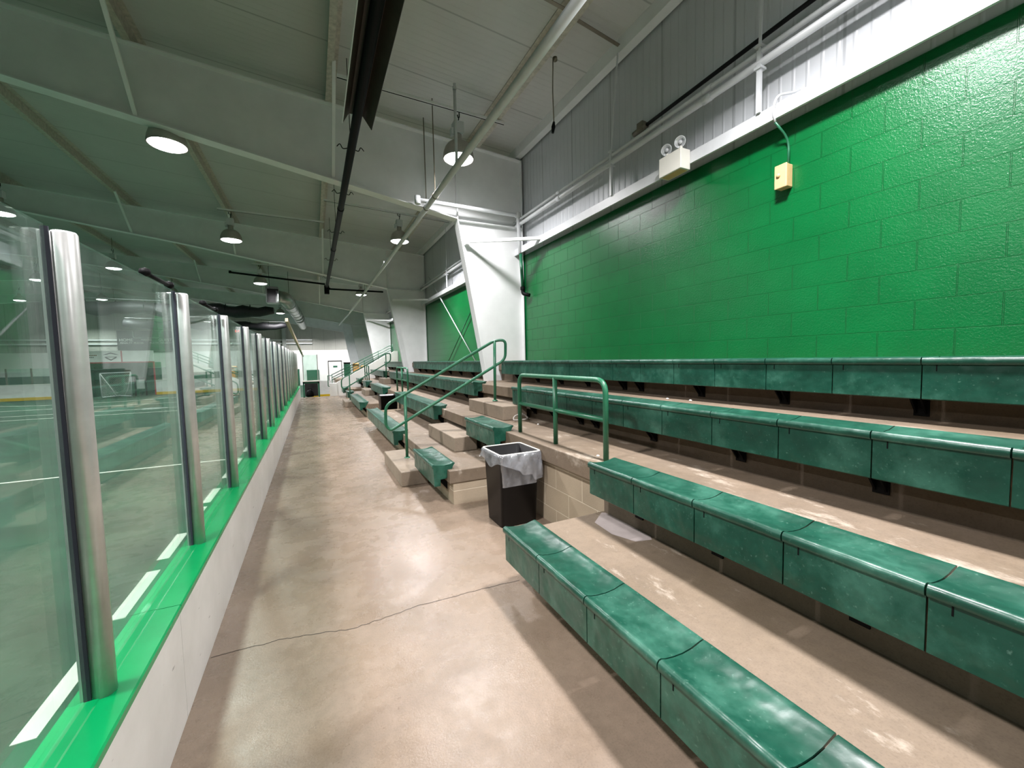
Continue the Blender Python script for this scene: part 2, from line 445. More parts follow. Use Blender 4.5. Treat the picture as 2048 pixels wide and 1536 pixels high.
# flange braces from the columns to the channel, one per bay
for y in FR[1:4]:
    m = MB(); m.bar((2.62, y-.1, 3.68), (3.62, y-1.02, 3.60), .05, .05)
    m.obox((2.60, y-.06, 3.68), (1,0,0), (0,1,0), (0,0,1), .03, .06, .05)
    struct(m.build('column_brace', M['framewhite']))
# purlins
for k in range(8):
    x = 2.80 - 2.36*k
    z = T(x); f = 1 if k == 0 else -1
    m = MB()
    m.prism([(x+f*p, z+q) for p, q in ((0, 0), (.085, -.006), (.085, .02), (.08, .02), (.08, .004), (.008, .008), (.008, .195), (-.07, .2), (-.07, .19), (0, .187))], 'y', YB+.05, YE-.05)
    struct(m.build('purlin', M['purlin']))
for x in (.44, -1.92, -4.28):
    for y in FR[1:4]:
        zb = 4.385 + (.59-x)*.172 if x > -3.2 else 5.04 + (-3.2-x)*.15
        for sy in (-1, 1):
            m = MB(); m.bar((x-.02, y+sy*.06, zb+.03), (x, y+sy*1.05, T(x)+.02), .045, .04)
            struct(m.build('flange_brace', M['framewhite']))
# sag rods between purlins (dark straps seen against the roof sheet)
for (x0, x1, y) in ((.45, 2.8, 4.05), (2.85, 3.66, 4.15)):
    m = MB(); m.bar((x0, y, T(x0)+.12), (x1, y+.06, T(x1)+.12), .045, .006)
    struct(m.build('sag_strap', M['dusty']))

# ------------------------------------------------------------------ benches
LIP = {1: 1.087, 2: 1.736, 3: 2.385, 4: 3.033}
TOP = {1: .440, 2: .810, 3: 1.180, 4: 1.520}
RIS = {1: 1.25, 2: 1.89, 3: 2.55, 4: 3.20}
ROWNAME = {1: 'lowest', 2: 'second', 3: 'third', 4: 'top'}
# seat section: x from the lip, z from the seat top
SEC = [(.000, -.020), (.002, -.010), (.009, -.002), (.020, .000), (.030, -.003), (.045, -.008), (.085, -.014), (.13, -.017), (.18, -.013), (.22, -.003), (.240, .001), (.250, -.001), (.253, -.007),
       (.248, -.014), (.236, -.013), (.21, -.018), (.13, -.028), (.045, -.022), (.030, -.044), (.030, -.232), (.024, -.237), (.018, -.232), (.018, -.044), (.006, -.041), (.001, -.034)]
_seat = {}
def seat_mesh(L):
    k = round(L, 3)
    if k in _seat: return _seat[k]
    m = MB(); m.prism(SEC, 'y', -L/2+.003, L/2-.003)
    m.box(.0165, .0205, L/2-.062, L/2-.057, -.078, -.044, mi=1)
    # small moulded dent beside the slot
    o = m.build('seat_panel', [M['seat'], M['black']])
    me = o.data; bpy.data.objects.remove(o)
    for p in me.polygons: p.use_smooth = True
    me.set_sharp_from_angle(angle=.7)
    _seat[k] = me; return me
def bench(row, y0, y1, label, pitch=.457, br=None, cap=True, group=None):
    """row of snap-on seat panels from y0 (near) to y1 (far); panels counted back from the far end"""
    x, z = LIP[row], TOP[row]
    g = thing('bleacher_bench', label, 'bench', (x, y1, z-.36), group)
    n = max(1, round((y1-y0)/pitch)); L = (y1-y0)/n
    me = seat_mesh(L)
    for k in range(n):
        o = bpy.data.objects.new('seat_panel', me); COL.objects.link(o); o.parent = g
        o.location = (0, -L*(k+.5), .36)
    if br is None:
        c = max(2, round((y1-y0)/.78)); br = [y0+.14+(y1-y0-.28)*i/(c-1) for i in range(c)] if c > 1 else [(y0+y1)/2]
    d = RIS[row]-x
    for yb in br:
        m = MB()
        for s in (-.028, .018):
            m.prism([(.05, -.03), (.05, -.15), (d+.06, -.355), (d+.06, -.03)], 'y', yb-y1+s, yb-y1+s+.010)
        m.box(d+.05, d+.06, yb-y1-.035, yb-y1+.035, -.355, -.13)
        m.box(.05, d+.02, yb-y1-.025, yb-y1+.025, -.032, -.026)
        o = m.build('bracket', M['black'], g); o.location = (0, 0, .36)
    if cap:
        m = MB(); a, b = y0-y1-.004, y0-y1+.004
        m.prism([(.010, -.036), (.019, -.234), (.085, -.236), (.085, -.165), (.155, -.160), (.232, -.03), (.25, -.004), (.13, -.016), (.02, -.004)], 'y', a, b)
        o = m.build('end_cap', M['seat'], g); o.location = (0, 0, .36)
    return g
b3b = [4.71, 4.22, 3.67, 3.40, 2.61, 1.81, 1.04, .3, -.5]
b4b = [6.43, 5.75, 5.05, 4.41, 3.71, 3.44, 2.66, 1.91, 1.12, .4, -.4]
bench(1, 2.444-.457*8, 2.444, 'low green plastic bench in the front corner, along the walkway edge', br=[2.0, 1.2, .45, -.3, -1.0], cap=False)
bench(2, 2.377-.4515*8, 2.377, 'green plastic bench that starts at the green guard rail, above the lowest one', .4515, br=[2.08, 1.48, .83, .1, -.7], cap=False)
bench(3, 4.965-.4405*14, 4.965, 'long green plastic bench running behind the green guard rail', .4405, b3b, cap=False)
bench(4, 6.736-.437*18, 6.736, 'top green plastic bench against the bright green block wall, nearest stretch', .437, b4b, cap=False)
bench(1, 4.25, 5.20, 'short two-seat green bench at the edge of the walkway beside the black bin', br=[4.42, 4.98])
bench(2, 4.10, 5.04, 'short two-seat green bench above and behind the black bin with the clear liner', br=[4.27, 4.88])
bench(1, 6.69, 10.24, 'lowest green bench just beyond the near handrail, ending at the second black bin')
bench(2, 6.62, 10.16, 'second-row green bench between the near handrail and the far guard rail')
bench(3, 6.44, 14.90, 'third-row long green bench passing the white tapered column', br=[6.6+.77*k for k in range(11)])
bench(4, 7.70, 13.96, 'top-row green bench under the crossed rods on the green wall')
bench(1, 11.98, 15.23, 'lowest green bench beyond the second black bin', br=[12.2, 12.9, 13.6, 14.3, 14.9])
bench(2, 12.14, 14.88, 'second-row green bench beyond the far guard rail')
bench(1, 16.42, 17.38, 'small lowest green bench just past the far handrail')
bench(2, 16.34, 17.40, 'small second-row green bench below the farthest guard rail')
bench(1, 19.12, 20.20, 'farthest lowest green bench against the white stair wall')
bench(2, 19.14, 20.20, 'farthest second-row green bench against the white stair wall')
bench(3, 16.30, 20.20, 'third-row green bench at the far end by the white stair wall')
bench(4, 15.66, 20.20, 'top-row green bench at the far end behind the second white column')

# concrete half steps in the aisles
def step(x0, x1, y0, y1, z0, z1, label):
    m = MB(); m.box(x0, x1, y0, y1, z0, z1)
    return tag(m.build('concrete_step', M['step'], bevel=.01), label, 'step')
for dy, w in ((0, 'near'), (9.95, 'far')):
    step(.91, 1.245, 5.08+dy, 6.42+dy, 0, .185, f'concrete block step on the walkway at the foot of the {w} green handrail')
    step(1.575, 1.885, 4.99+dy, 6.31+dy, .375, .56, f'middle concrete block step on the first tread of the {w} aisle')
    step(2.19, 2.545, 4.82+dy, 6.12+dy, .75, .937, f'upper concrete block step holding the high post of the {w} green handrail')

# handrails
def handrail(dy, label):
    g = thing('handrail', label, 'handrail', (1.135, 5.82+dy, .185))
    o = Vector((1.135, 5.82+dy, .185)); P = lambda x, y, z: Vector((x, y+dy, z)) - o
    loop = [P(.872, 5.84, .952), P(1.139, 5.822, 1.091), P(2.39, 5.489, 1.826), P(2.545, 5.45, 1.83), P(2.54, 5.46, 1.55), P(2.378, 5.489, 1.453), P(1.136, 5.822, .707), P(.93, 5.87, .585), P(.868, 5.88, .66)]
    m = MB(); m.tube(rounded(loop, .10, 5, True), .021, 10, True); m.build('rail_loop', M['greenpaint'], g)
    for a, b in ((P(1.135, 5.822, .185), P(1.139, 5.822, 1.085)), (P(2.372, 5.489, .945), P(2.386, 5.489, 1.822))):
        m = MB(); m.tube([a, b], .021, 10); m.build('post', M['greenpaint'], g)
        m = MB(); m.lathe([(.0, .012), (.036, .012), (.04, 0), (.04, -.002)], 14, a); m.build('base_collar', M['greenpaint'], g)
handrail(0, 'green steel handrail climbing the near aisle steps')
handrail(9.95, 'green steel handrail climbing the far aisle steps')
def guardrail(y0, y1, label):
    x = 2.015; g = thing('guard_rail', label, 'guard rail', (x, y0, .75))
    ya, yb = 0, y1-y0; ym = (ya+yb)/2
    m = MB(); m.tube(rounded([(0, ya, 0), (0, ya, .628), (0, yb, .628), (0, yb, 0)], .11, 6), .022, 12); m.build('top_rail', M['greenpaint'], g)
    m = MB(); m.tube([(0, ym, 0), (0, ym, .628)], .022, 12); m.build('post', M['greenpaint'], g)
    m = MB(); m.tube([(0, ya, .32), (0, yb, .32)], .019, 12); m.build('mid_rail', M['greenpaint'], g)
guardrail(2.515, 3.985, 'green guard rail above the block wall behind the near black bin')
guardrail(9.90, 11.30, 'green guard rail above the second black bin')
guardrail(17.55, 18.95, 'farthest green guard rail near the white stair')

# ------------------------------------------------------------------ bins
def bin_(x0, x1, y0, y1, z, h, label, liner=True):
    cx, cy = (x0+x1)/2, (y0+y1)/2; g = thing('waste_bin', label, 'bin', (cx, cy, z))
    hx, hy = (x1-x0)/2, (y1-y0)/2; n = 5
    def ring(fx, fy, zz, rr=.03, jit=0):
        pts = []
        for sx, sy, a0 in ((1, 1, 0), (-1, 1, 90), (-1, -1, 180), (1, -1, 270)):
            for k in range(n):
                a = math.radians(a0 + 90*k/(n-1))
                pts.append(Vector((sx*(fx-rr)+rr*math.cos(a), sy*(fy-rr)+rr*math.sin(a), zz)))
        return pts
    def shell(m, rings, mi=0):
        vs = [[m.bm.verts.new(p) for p in R] for R in rings]
        for A, B in zip(vs, vs[1:]):
            for k in range(len(A)):
                q = m.bm.faces.new((A[k], A[(k+1) % len(A)], B[(k+1) % len(A)], B[k])); q.smooth = True; q.material_index = mi
        return vs
    m = MB()
    v = shell(m, [ring(hx*.91, hy*.78, 0), ring(hx*.985, hy*.97, h*.985), ring(hx+.008, hy+.008, h*.985), ring(hx+.008, hy+.008, h), ring(hx-.012, hy-.012, h), ring(hx*.88, hy*.75, .012)])
    m.bm.faces.new(v[0][::-1]); m.bm.faces.new(v[-1])
    m.build('bin_body', M['blackplastic'], g)
    if liner:
        m = MB()
        rnd = random.Random(3)
        N = 4*n
        low = []
        base = ring(hx+.012, hy+.012, 0)
        def drop(p):   # hem hangs unevenly, lowest on the front corners
            d = .175 + .05*math.sin(p.x*9+1) + .03*math.sin(p.y*17+2)
            if p.y < 0 and p.x > .12: d += .07
            if p.x < 0: d -= .035
            return d
        K = 6
        # denser outline
        dense = []
        for i in range(N):
            a, b = base[i], base[(i+1) % N]; seg = max(1, int((b-a).length/.03))
            for q in range(seg): dense.append(a.lerp(b, q/seg))
        rows = []
        inner = [Vector((p.x*.93, p.y*.93, 0)) for p in dense]
        rows.append([Vector((p.x*.86, p.y*.86, h-.30)) for p in dense])
        rows.append([Vector((p.x*.93, p.y*.93, h-.02)) for p in dense])
        rows.append([Vector((p.x*.97, p.y*.97, h+.006)) for p in dense])
        rows.append([Vector((p.x*1.0, p.y*1.0, h+.006)) for p in dense])
        for k in range(1, K+1):
            t = k/K; R = []
            for i, p in enumerate(dense):
                w = .006*math.sin(i*1.7+k) + .010*t*math.sin(i*.63+1.3) + .004*rnd.random()
                e = p.normalized()*(max(0, w) + .004 + .012*t)
                R.append(Vector((p.x+e.x, p.y+e.y, h-drop(p)*t)))
            rows.append(R)
        vs = [[m.bm.verts.new(p) for p in R] for R in rows]
        for A, B in zip(vs, vs[1:]):
            for k in range(len(A)):
                q = m.bm.faces.new((A[k], A[(k+1) % len(A)], B[(k+1) % len(A)], B[k])); q.smooth = True
        m.build('bin_liner', M['bagclear'], g)
        # white folded band where the film wraps the rim
        m = MB(); rp = [p + Vector((0, 0, h+.006)) for p in ring(hx+.004, hy+.004, 0)]; m.tube(rp + rp[:1], .007, 6)
        m.build('liner_rim', M['offwhite'], g)
    return g
bin_(1.472, 1.876, 3.31, 3.74, 0, .685, 'square black waste bin with a clear plastic liner beside the block wall')
bin_(1.45, 1.872, 10.50, 10.92, 0, .70, 'black waste bin with a dark rim beyond the lowest bench, under the far guard rail', liner=False)

# ------------------------------------------------------------------ dasher boards, posts, glass
XB = -.578; ZB = .520; YB0 = -3.2; YBE = 20.55
g = thing('dasher_board', 'long low white rink board with a green ledge along the walkway', 'rink board', (XB, 1.7, 0))
L = 2.294; k = 0; y = YBE
while y > YB0:
    y0 = max(YB0, y-L)
    m = MB(); m.box(-.012, 0, y0-1.7+.002, y-1.7-.002, 0.0, ZB-.012); m.build('board_panel', M['board'], g)
    m = MB(); m.prism([(-.163, ZB-.05), (-.163, ZB-.006), (-.157, ZB), (-.082, ZB+.004), (-.078, ZB+.001), (.002, ZB), (.007, ZB-.006), (.007, ZB-.028), (0, ZB-.032), (-.15, ZB-.032)], 'y', y0-1.7+.002, y-1.7-.002)
    m.build('ledge_cap', M['ledge'], g)
    y -= L
m = MB(); m.box(-.155, -.145, YB0-1.7, YBE-1.7, -.55, ZB-.04); m.build('rink_face', M['board'], g)
m = MB(); m.box(-.145, -.012, YB0-1.7, YBE-1.7, -.5, ZB-.035); m.build('board_frame', M['dark'], g)
XG = -.655
posty = [1.71 + 1.215*k for k in range(-3, 16)]
gp = 'aluminium posts between the shield glass panes'
for i, y in enumerate(posty):
    n = i-3
    if n < 0: lab = 'aluminium glass post behind the camera position on the green ledge'
    else: lab = f'{ORD[n]} aluminium glass post from the near end of the green ledge'
    p = thing('glass_post', lab, 'post', (XG, y, ZB), gp)
    m = MB(); m.lathe([(0, 0), (.031, 0), (.031, 1.445), (.027, 1.452), (0, 1.452)], 20); m.build('post_tube', M['galv'], p)
    m = MB(); m.box(-.040, -.022, -.028, -.024, 0, 1.46); m.box(-.040, -.022, .024, .028, 0, 1.46); m.build('glazing_gasket', M['gasket'], p)
    m = MB(); m.box(-.050, -.043, -.022, .022, 0, 1.45); m.build('rear_channel', M['galv'], p)
    if n >= 0:
        pass
for i, (a, b) in enumerate(zip(posty, posty[1:])):
    n = i-2
    lab = 'clear shield glass pane behind the camera position' if n < 0 else f'clear shield glass pane between the {ORD[n-1]} and {ORD[n]} posts from the near end' if n > 0 else 'nearest clear shield glass pane, left of the first post'
    m = MB(); m.box(XG-.042, XG-.030, a+.031, b-.031, ZB+.006, 1.985)
    tag(m.build('shield_glass', M['glass']), lab, 'glass pane', 'clear shield glass panes above the ledge')
# black straps lying along the top edge of the glass
for n, (y0, y1) in enumerate(((2.50, 2.86), (3.62, 4.02))):
    m = MB(); m.tube([(XG-.036, y0, 2.004), (XG-.036, y1, 2.004)], .010, 8)
    for yy in (y0, y1): m.lathe([(0, -.022), (.02, -.014), (.024, 0), (.02, .014), (0, .022)], 10, (XG-.036, yy, 2.006))
    tag(m.build('edge_clip', M['black']), ('black clip rod on the glass top edge before the second post', 'black clip rod on the glass top edge before the third post')[n], 'clip')

# turf markings
m = MB()
y = 1.0
for (a, b) in ((3.2, 4.05), (4.43, 5.32), (5.6, 6.35), (6.9, 7.4), (7.6, 8.4), (9.1, 9.9), (10.2, 10.9), (11.6, 12.3), (12.6, 13.3), (14.2, 15.0), (15.5, 16.3), (17, 18), (18.6, 19.5), (.9, 1.9), (2.1, 3.0)):
    m.box(-1.64, -1.53, a, b, -.55, -.546)
struct(m.build('field_marking', M['line']))
m = MB(); m.box(-26, -1.53, 10.84, 10.92, -.55, -.546); m.box(-26, -1, 24.0, 24.08, -.55, -.546); m.box(-26, -1, 26.0, 26.08, -.55, -.546); m.box(-26, -6, 29.4, 29.5, -.55, -.546)
for k in range(24):
    a0, a1 = PI*(.02+.96*k/24), PI*(.02+.96*(k+1)/24)
    c = Vector((-12.5, 38.4, 0)); R = 6.0
    p0, p1 = c+Vector((R*math.cos(a0), -R*math.sin(a0), -.547)), c+Vector((R*math.cos(a1), -R*math.sin(a1), -.547))
    m.bar(p0, p1, .09, .006)
struct(m.build('field_marking', M['line']))

# ------------------------------------------------------------------ lamps
lamp0 = thing('high_bay_lamp', 'x', 'lamp', (0, 0, 0), 'round high bay lamps under the roof')
m = MB(); m.lathe([(.232, -.005), (.238, 0), (.234, .03), (.225, .09), (.200, .16), (.160, .215), (.105, .255), (.062, .272), (.055, .272), (.10, .247), (.152, .208), (.192, .155), (.217, .088), (.226, .03), (.226, -.002)], 32)
m.build('lamp_dome', M['alu'], lamp0)
m = MB(); m.lathe([(.219, .002), (.20, -.014), (.14, -.03), (.07, -.038), (0, -.04)], 28); m.build('lens', M['lens'], lamp0)
m = MB(); m.lathe([(.06, .262), (.06, .36), (.052, .37), (0, .37)], 16); m.build('neck', M['alu'], lamp0)
m = MB(); m.box(-.075, .075, -.075, .075, .365, .535); m.box(-.115, -.075, -.05, .05, .33, .43); m.build('ballast_box', M['pipewhite'], lamp0, bevel=.006)
m = MB(); m.tube([(0, 0, .535), (.02, 0, .60), (0, 0, .655)], .009, 8); m.tube([(-.03, 0, .64), (-.03, 0, .70)], .008, 6); m.tube([(.03, 0, .62), (.03, 0, .70)], .008, 6); m.build('hook', M['black'], lamp0)
LAMP_W = 142.0
ld = bpy.data.lights.new('lamp_light', 'AREA'); ld.shape = 'DISK'; ld.size = .42; ld.spread = math.radians(150); ld.energy = LAMP_W; ld.color = (1, .968, .985)
first = True
def lamp(x, y, z, label):
    global first
    o = lamp0 if first else copy_tree(lamp0); first = False
    o.location = (x, y, z); o['label'] = label
    if not any(abs(x-a) < .1 and abs(y-b) < .2 for a, b in ((2.15, 6.15), (2.15, 10.9), (2.1, 19.85), (-1.7, 7.45), (-1.7, 12.45), (-1.7, 18.7))):
        m = MB(); m.tube([(0, 0, .69), (0, 0, T(x)+.185-z)], .008, 8); m.build('drop_rod', M['dusty'], o)
    L = bpy.data.objects.new('lamp_light', ld); COL.objects.link(L); L.location = (0, 0, -.048); L.parent = o
    return o
lamp(2.15, 6.15, 4.62, 'round high bay lamp nearest the camera, hung over the stand before the first column')
lamp(2.15, 10.9, 4.62, 'second high bay lamp over the stand, beyond the first white column')
lamp(2.10, 19.85, 4.57, 'farthest high bay lamp over the stand, small, beside the second column')
lamp(2.15, 1.42, 4.62, 'high bay lamp above the near benches, over the camera position')
lamp(2.15, -3.3, 4.62, 'added unseen high bay lamp over the stand behind the camera position')  # out of view, added behind the camera to even out the light
for y, n in ((7.45, 'large bright lamp just below the near rafter, left of the black heater'), (12.45, 'lamp with a grey dome under the second rafter left of the heater'), (18.7, 'lamp with a grey dome above the metal duct opening'), (24.5, 'small lamp directly under the square duct mouth'), (29.4, 'tiny lamp between the black netting bundles'), (1.7, 'lamp over the walkway behind the picture edge'), (-4.0, 'added unseen lamp over the walkway far behind the camera position')):  # last one is unseen, added to light the walkway from behind
    lamp(-1.7, y, 4.66, n)
for x, y, z, n in ((-6.48, 20.25, 5.2, 'rink lamp seen through the glass high between the first and second posts'), (-6.2, 26.1, 5.2, 'rink lamp seen through the glass beside the second post'), (-10.05, 23.85, 5.2, 'rink lamp seen through the nearest pane, upper one'), (-10.1, 29.7, 5.2, 'rink lamp seen through the glass above the scoreboard, middle one'),
                (-11.0, 34.0, 5.2, 'rink lamp seen through the glass above the scoreboard, lowest one'), (-13.9, 31.2, 5.2, 'rink lamp seen through the nearest pane, lower one'), (-6.4, 14, 5.2, 'added lamp lighting the middle of the turf'), (-6.4, 7.5, 5.2, 'added lamp lighting the turf beside the walkway'), (-6.4, 1, 5.2, 'added lamp lighting the turf near the camera position'),  # last three over the turf are added for even light
                (-12, 5, 5.5, 'added lamp lighting the turf centre, near'), (-12, 13, 5.5, 'added lamp lighting the turf centre, middle'), (-12, -3, 5.5, 'added lamp lighting the turf centre, behind the camera position'), (-19, 2, 5.2, 'added lamp lighting the far side of the turf, near'), (-19, 12, 5.2, 'added lamp lighting the far side of the turf, middle'), (-19, 22, 5.2, 'added lamp lighting the far side of the turf, deep'), (-19, 32, 5.2, 'added lamp lighting the far side of the turf, at the end'), (-4.5, 34.5, 5.2, 'rink lamp near the end boards'), (3.0, 25.2, 4.62, 'unseen lamp put behind the third column to light the far landing'), (3.0, 33.0, 4.62, 'unseen lamp put behind the fourth column to light the deep hall'), (3.0, 40.3, 4.62, 'added lamp lighting the end wall, hidden behind the last column'), (-.66, 40.3, 4.62, 'added lamp lighting the end wall, behind the round duct'), (-7.5, 40.4, 5.0, 'added lamp lighting the end wall, right of the scoreboard'), (-15.0, 40.4, 5.3, 'added lamp lighting the end wall, left of the scoreboard')):  # turf, column and end-wall lamps added to brighten the hall
    lamp(x, y, z, n)

# strut channels that carry the lamps
def strut(x0, x1, y, z, label, dy=.06):
    m = MB(); m.bar((x0, y-dy, z), (x1, y+dy, z), .041, .041); m.bar((x0, y-dy, z-.022), (x1, y+dy, z-.022), .018, .004, mi=1)
    tag(m.build('strut_channel', [M['framewhite'], M['black']]), label, 'strut', 'channel struts under the purlins')
strut(.46, 2.95, 6.13, 5.345, 'thin channel strut spanning the purlins over the nearest stand lamp')
strut(.40, 3.55, 10.9, 5.345, 'thin channel strut over the second stand lamp', .2)
strut(.40, 2.95, 19.85, 5.305, 'thin channel strut over the farthest stand lamp')
for y, n in ((7.45, 'thin channel strut over the large lamp below the near rafter'), (12.45, 'thin channel strut over the lamp under the second rafter'), (18.7, 'thin channel strut over the lamp above the duct')):
    strut(-1.95, .45, y, 5.385, n)

# ------------------------------------------------------------------ pipes
g = thing('sprinkler_pipe', 'long white sprinkler pipe running along the stand under the roof', 'pipe', (1.87, 6.85, 4.165))
m = MB(); m.tube([(0, -12, 0), (0, 17, 0), (-.1, 25, .02)], .045, 14); m.build('main_pipe', M['pipewhite'], g)
m = MB(); m.tube([(0, -1.36, 0), (0, -1.42, .08), (0, -1.42, 1.0)], .02, 10); m.lathe([(0, 1.08), (.02, 1.07), (.012, 1.04), (.026, 1.03), (.026, .99)], 10, (0,-1.42,0)); m.build('riser_pipe', M['pipewhite'], g)
for yy in (-4.6, -.33, .23, 9.6, 17.0):
    m = MB(); m.tube([(0, yy, 0), (0, yy, T(1.87)+.2-4.165)], .009, 8); m.build('hanger_rod', M['dusty'], g)
    m = MB(); m.lathe([(.047, -.015), (.053, -.015), (.053, .015), (.047, .015)], 14); o = m.build('hanger_ring', M['dusty'], g); o.location = (0, yy, 0); o.rotation_euler = (PI/2, 0, 0)
m = MB()
for yy in (-4.2, 4.9, 8.2): m.tube(rounded([(0, yy, .03), (0, yy, .12), (0, yy+.06, .12)], .03), .014, 8)
m.build('sprinkler_head', M['pipewhite'], g)

g = thing('branch_pipe', 'white branch pipe crossing the near column and dropping beside the green wall', 'pipe', (3.56, 6.95, 4.21))
m = MB(); m.tube(rounded([(-1.86, 0, .02), (0, 0, 0), (.02, -.02, -.70)], .06), .034, 12); m.lathe([(.05, -.05), (.055, -.04), (.055, .04), (.05, .05)], 14, (0, 0, .0)); m.build('pipe_run', M['pipewhite'], g)
m = MB(); m.tube([(-1.87, 0, .08), (-1.87, 0, -.05)], .05, 12); m.build('tee_fitting', M['pipewhite'], g)
m = MB(); m.tube([(.03, -.02, -.70), (.06, -.02, -1.36), ], .03, 12); m.build('green_drop', M['greenpaint'], g)
m = MB(); m.tube(rounded([(.06, -.02, -1.34), (.06, -.02, -1.44), (.14, -.14, -1.48)], .05), .034, 12); m.lathe([(.045, -.03), (.045, .03)], 12, (.06, -.02, -1.34)); m.build('black_elbow', M['black'], g)

def wallpipe(x, z, r_, label):
    m = MB(); m.tube([(x, -8.5, z), (x, 30, z)], r_, 12)
    for y in (2.9, 5.6, -1): m.tube([(x, y-.05, z), (x, y+.05, z)], r_+.006, 12)
    return tag(m.build('wall_pipe', M['pipewhite']), label, 'pipe', 'white pipes along the siding')
wallpipe(3.60, 4.150, .022, 'thinner upper white pipe along the siding above the green wall')
wallpipe(3.60, 4.060, .032, 'thicker lower white pipe along the siding above the green wall')
g = thing('gas_pipe', 'dark slim pipe with an end valve above the white wall pipes', 'pipe', (3.68, 3.95, 4.28))
m = MB(); m.tube([(0, -.12, .0), (0, -1.8, .05), (0, -8, .12)], .02, 10); m.build('pipe_run', M['black'], g)
m = MB(); m.tube([(0, .06, -.01), (0, -.16, 0)], .032, 10); m.box(-.03, .03, -.11, -.02, -.03, .07); m.build('end_valve', M['dusty'], g)
for y, dyt, n in ((4.33, -.12, 'slim white pipe hanger left of the emergency light'), (2.37, -.03, 'slim white pipe hanger right of the emergency light'), (11.6, 0, 'slim white pipe hanger in the bay past the near column'), (-1.6, 0, 'slim white pipe hanger above the near benches')):
    g = thing('pipe_hanger', n, 'pipe hanger', (3.585, y, 3.64), 'pipe hangers along the siding')
    m = MB(); m.bar((0, 0, 0), (0, 0, .52), .035, .03, up=(1,0,0)); m.build('support_post', M['pipewhite'], g)
    m = MB(); m.bar((0, 0, .5), (.02, dyt, 1.7), .022, .012, up=(1,0,0)); m.build('hanger_strap', M['pipewhite'], g)
    m = MB(); m.box(-.03, .05, -.03, .03, .36, .38); m.box(-.03, .05, -.03, .03, .545, .56); m.build('clamp', M['pipewhite'], g)
# hanging cable with a dark plug
g = thing('hanging_cable', 'thin cable with a black plug dangling from a roof purlin', 'cable', (2.93, 4.65, 5.36))
m = MB(); m.tube([(0, 0, 0), (-.005, .01, -.4), (0, 0, -.80)], .007, 8); m.lathe([(0, .03), (.03, .02), (.03, -.02), (0, -.03)], 10, (.03, 0, 0)); m.build('cable', M['dusty'], g)
m = MB(); m.tube([(0, 0, -.78), (-.01, 0, -.84), (-.02, 0, -.92)], [.014, .024, .016], 10); m.build('plug', M['black'], g)
# cross rods on the green wall in the second bay
for a, b, n in (((3.66, 13.9, 4.38), (3.66, 9.6, 1.478), 'pale cross rod sloping down towards the camera on the second bay of green wall'), ((3.70, 8.5, 3.70), (3.70, 12.1, 1.478), 'green cross rod sloping away from the camera on the second bay of green wall')):
    m = MB(); m.tube([a, b], .014, 8); m.tube([Vector(a).lerp(Vector(b), .30), Vector(a).lerp(Vector(b), .36)], .022, 8)
    tag(m.build('cross_rod', M['pipewhite'] if 'pale' in n else M['greenpaint']), n, 'rod')

# ------------------------------------------------------------------ tube heater
g = thing('tube_heater', 'long black radiant tube heater hung under the roof along the walkway', 'heater', (.585, 7.0, 4.36))
m = MB(); m.tube([(0, -9, 0), (0, 9.85, 0)], .052, 14); m.tube([(0, 9.75, -.01), (0, 9.85, .0)], .07, 14); m.tube([(0, 1.2, 0), (0, 1.3, 0)], .058, 14); m.tube([(0, 4.2, 0), (0, 4.3, 0)], .058, 14); m.build('heater_tube', M['black'], g)
m = MB()
m.prism([(-.15, -.035), (-.145, -.035), (-.075, .085), (.075, .085), (.17, -.055), (.175, -.05), (.08, .095), (-.08, .095)], 'y', -9, -1.75)
m.build('reflector', plain('sooty_metal', (62, 55, 47), .5, .3, .2), g)
m = MB(); m.tube([(-.15, -9, -.036), (-.15, -1.75, -.036)], .006, 6); m.build('reflector_rim', M['framewhite'], g)
for yy in (-3.6, -1.0, .6, 2.9, 5.6, 8.3):
    m = MB()
    for s in (-1, 1):
        m.tube(rounded([(s*.02, yy, .05), (s*.10, yy, .02), (s*.13, yy+.02, .10), (s*.17, yy+.02, .05)], .03, 4), .006, 6)
    m.tube([(0, yy, .05), (0, yy, T(.585)-4.36)], .005, 6)
    m.build('wire_hook', M['black'], g)
m = MB(); m.box(-.09, .08, 9.8, 9.98, -.26, .05); m.build('end_box', M['black'], g, bevel=.01)
for x0, x1, y, z0, z1, n in ((-2.35, .52, 16.5, 4.62, 4.40, 'black gas pipe running left from the heater end'), (.66, 2.60, 16.8, 4.275, 4.27, 'black gas pipe running right from the heater end to the second column')):
    m = MB(); m.tube([(x0, y, z0), (x1, y+.05, z1)], .032, 10); m.tube([(x0, y, z0-.03), (x0, y, z0+.05)], .04, 10)
    tag(m.build('black_pipe', M['black']), n, 'pipe')

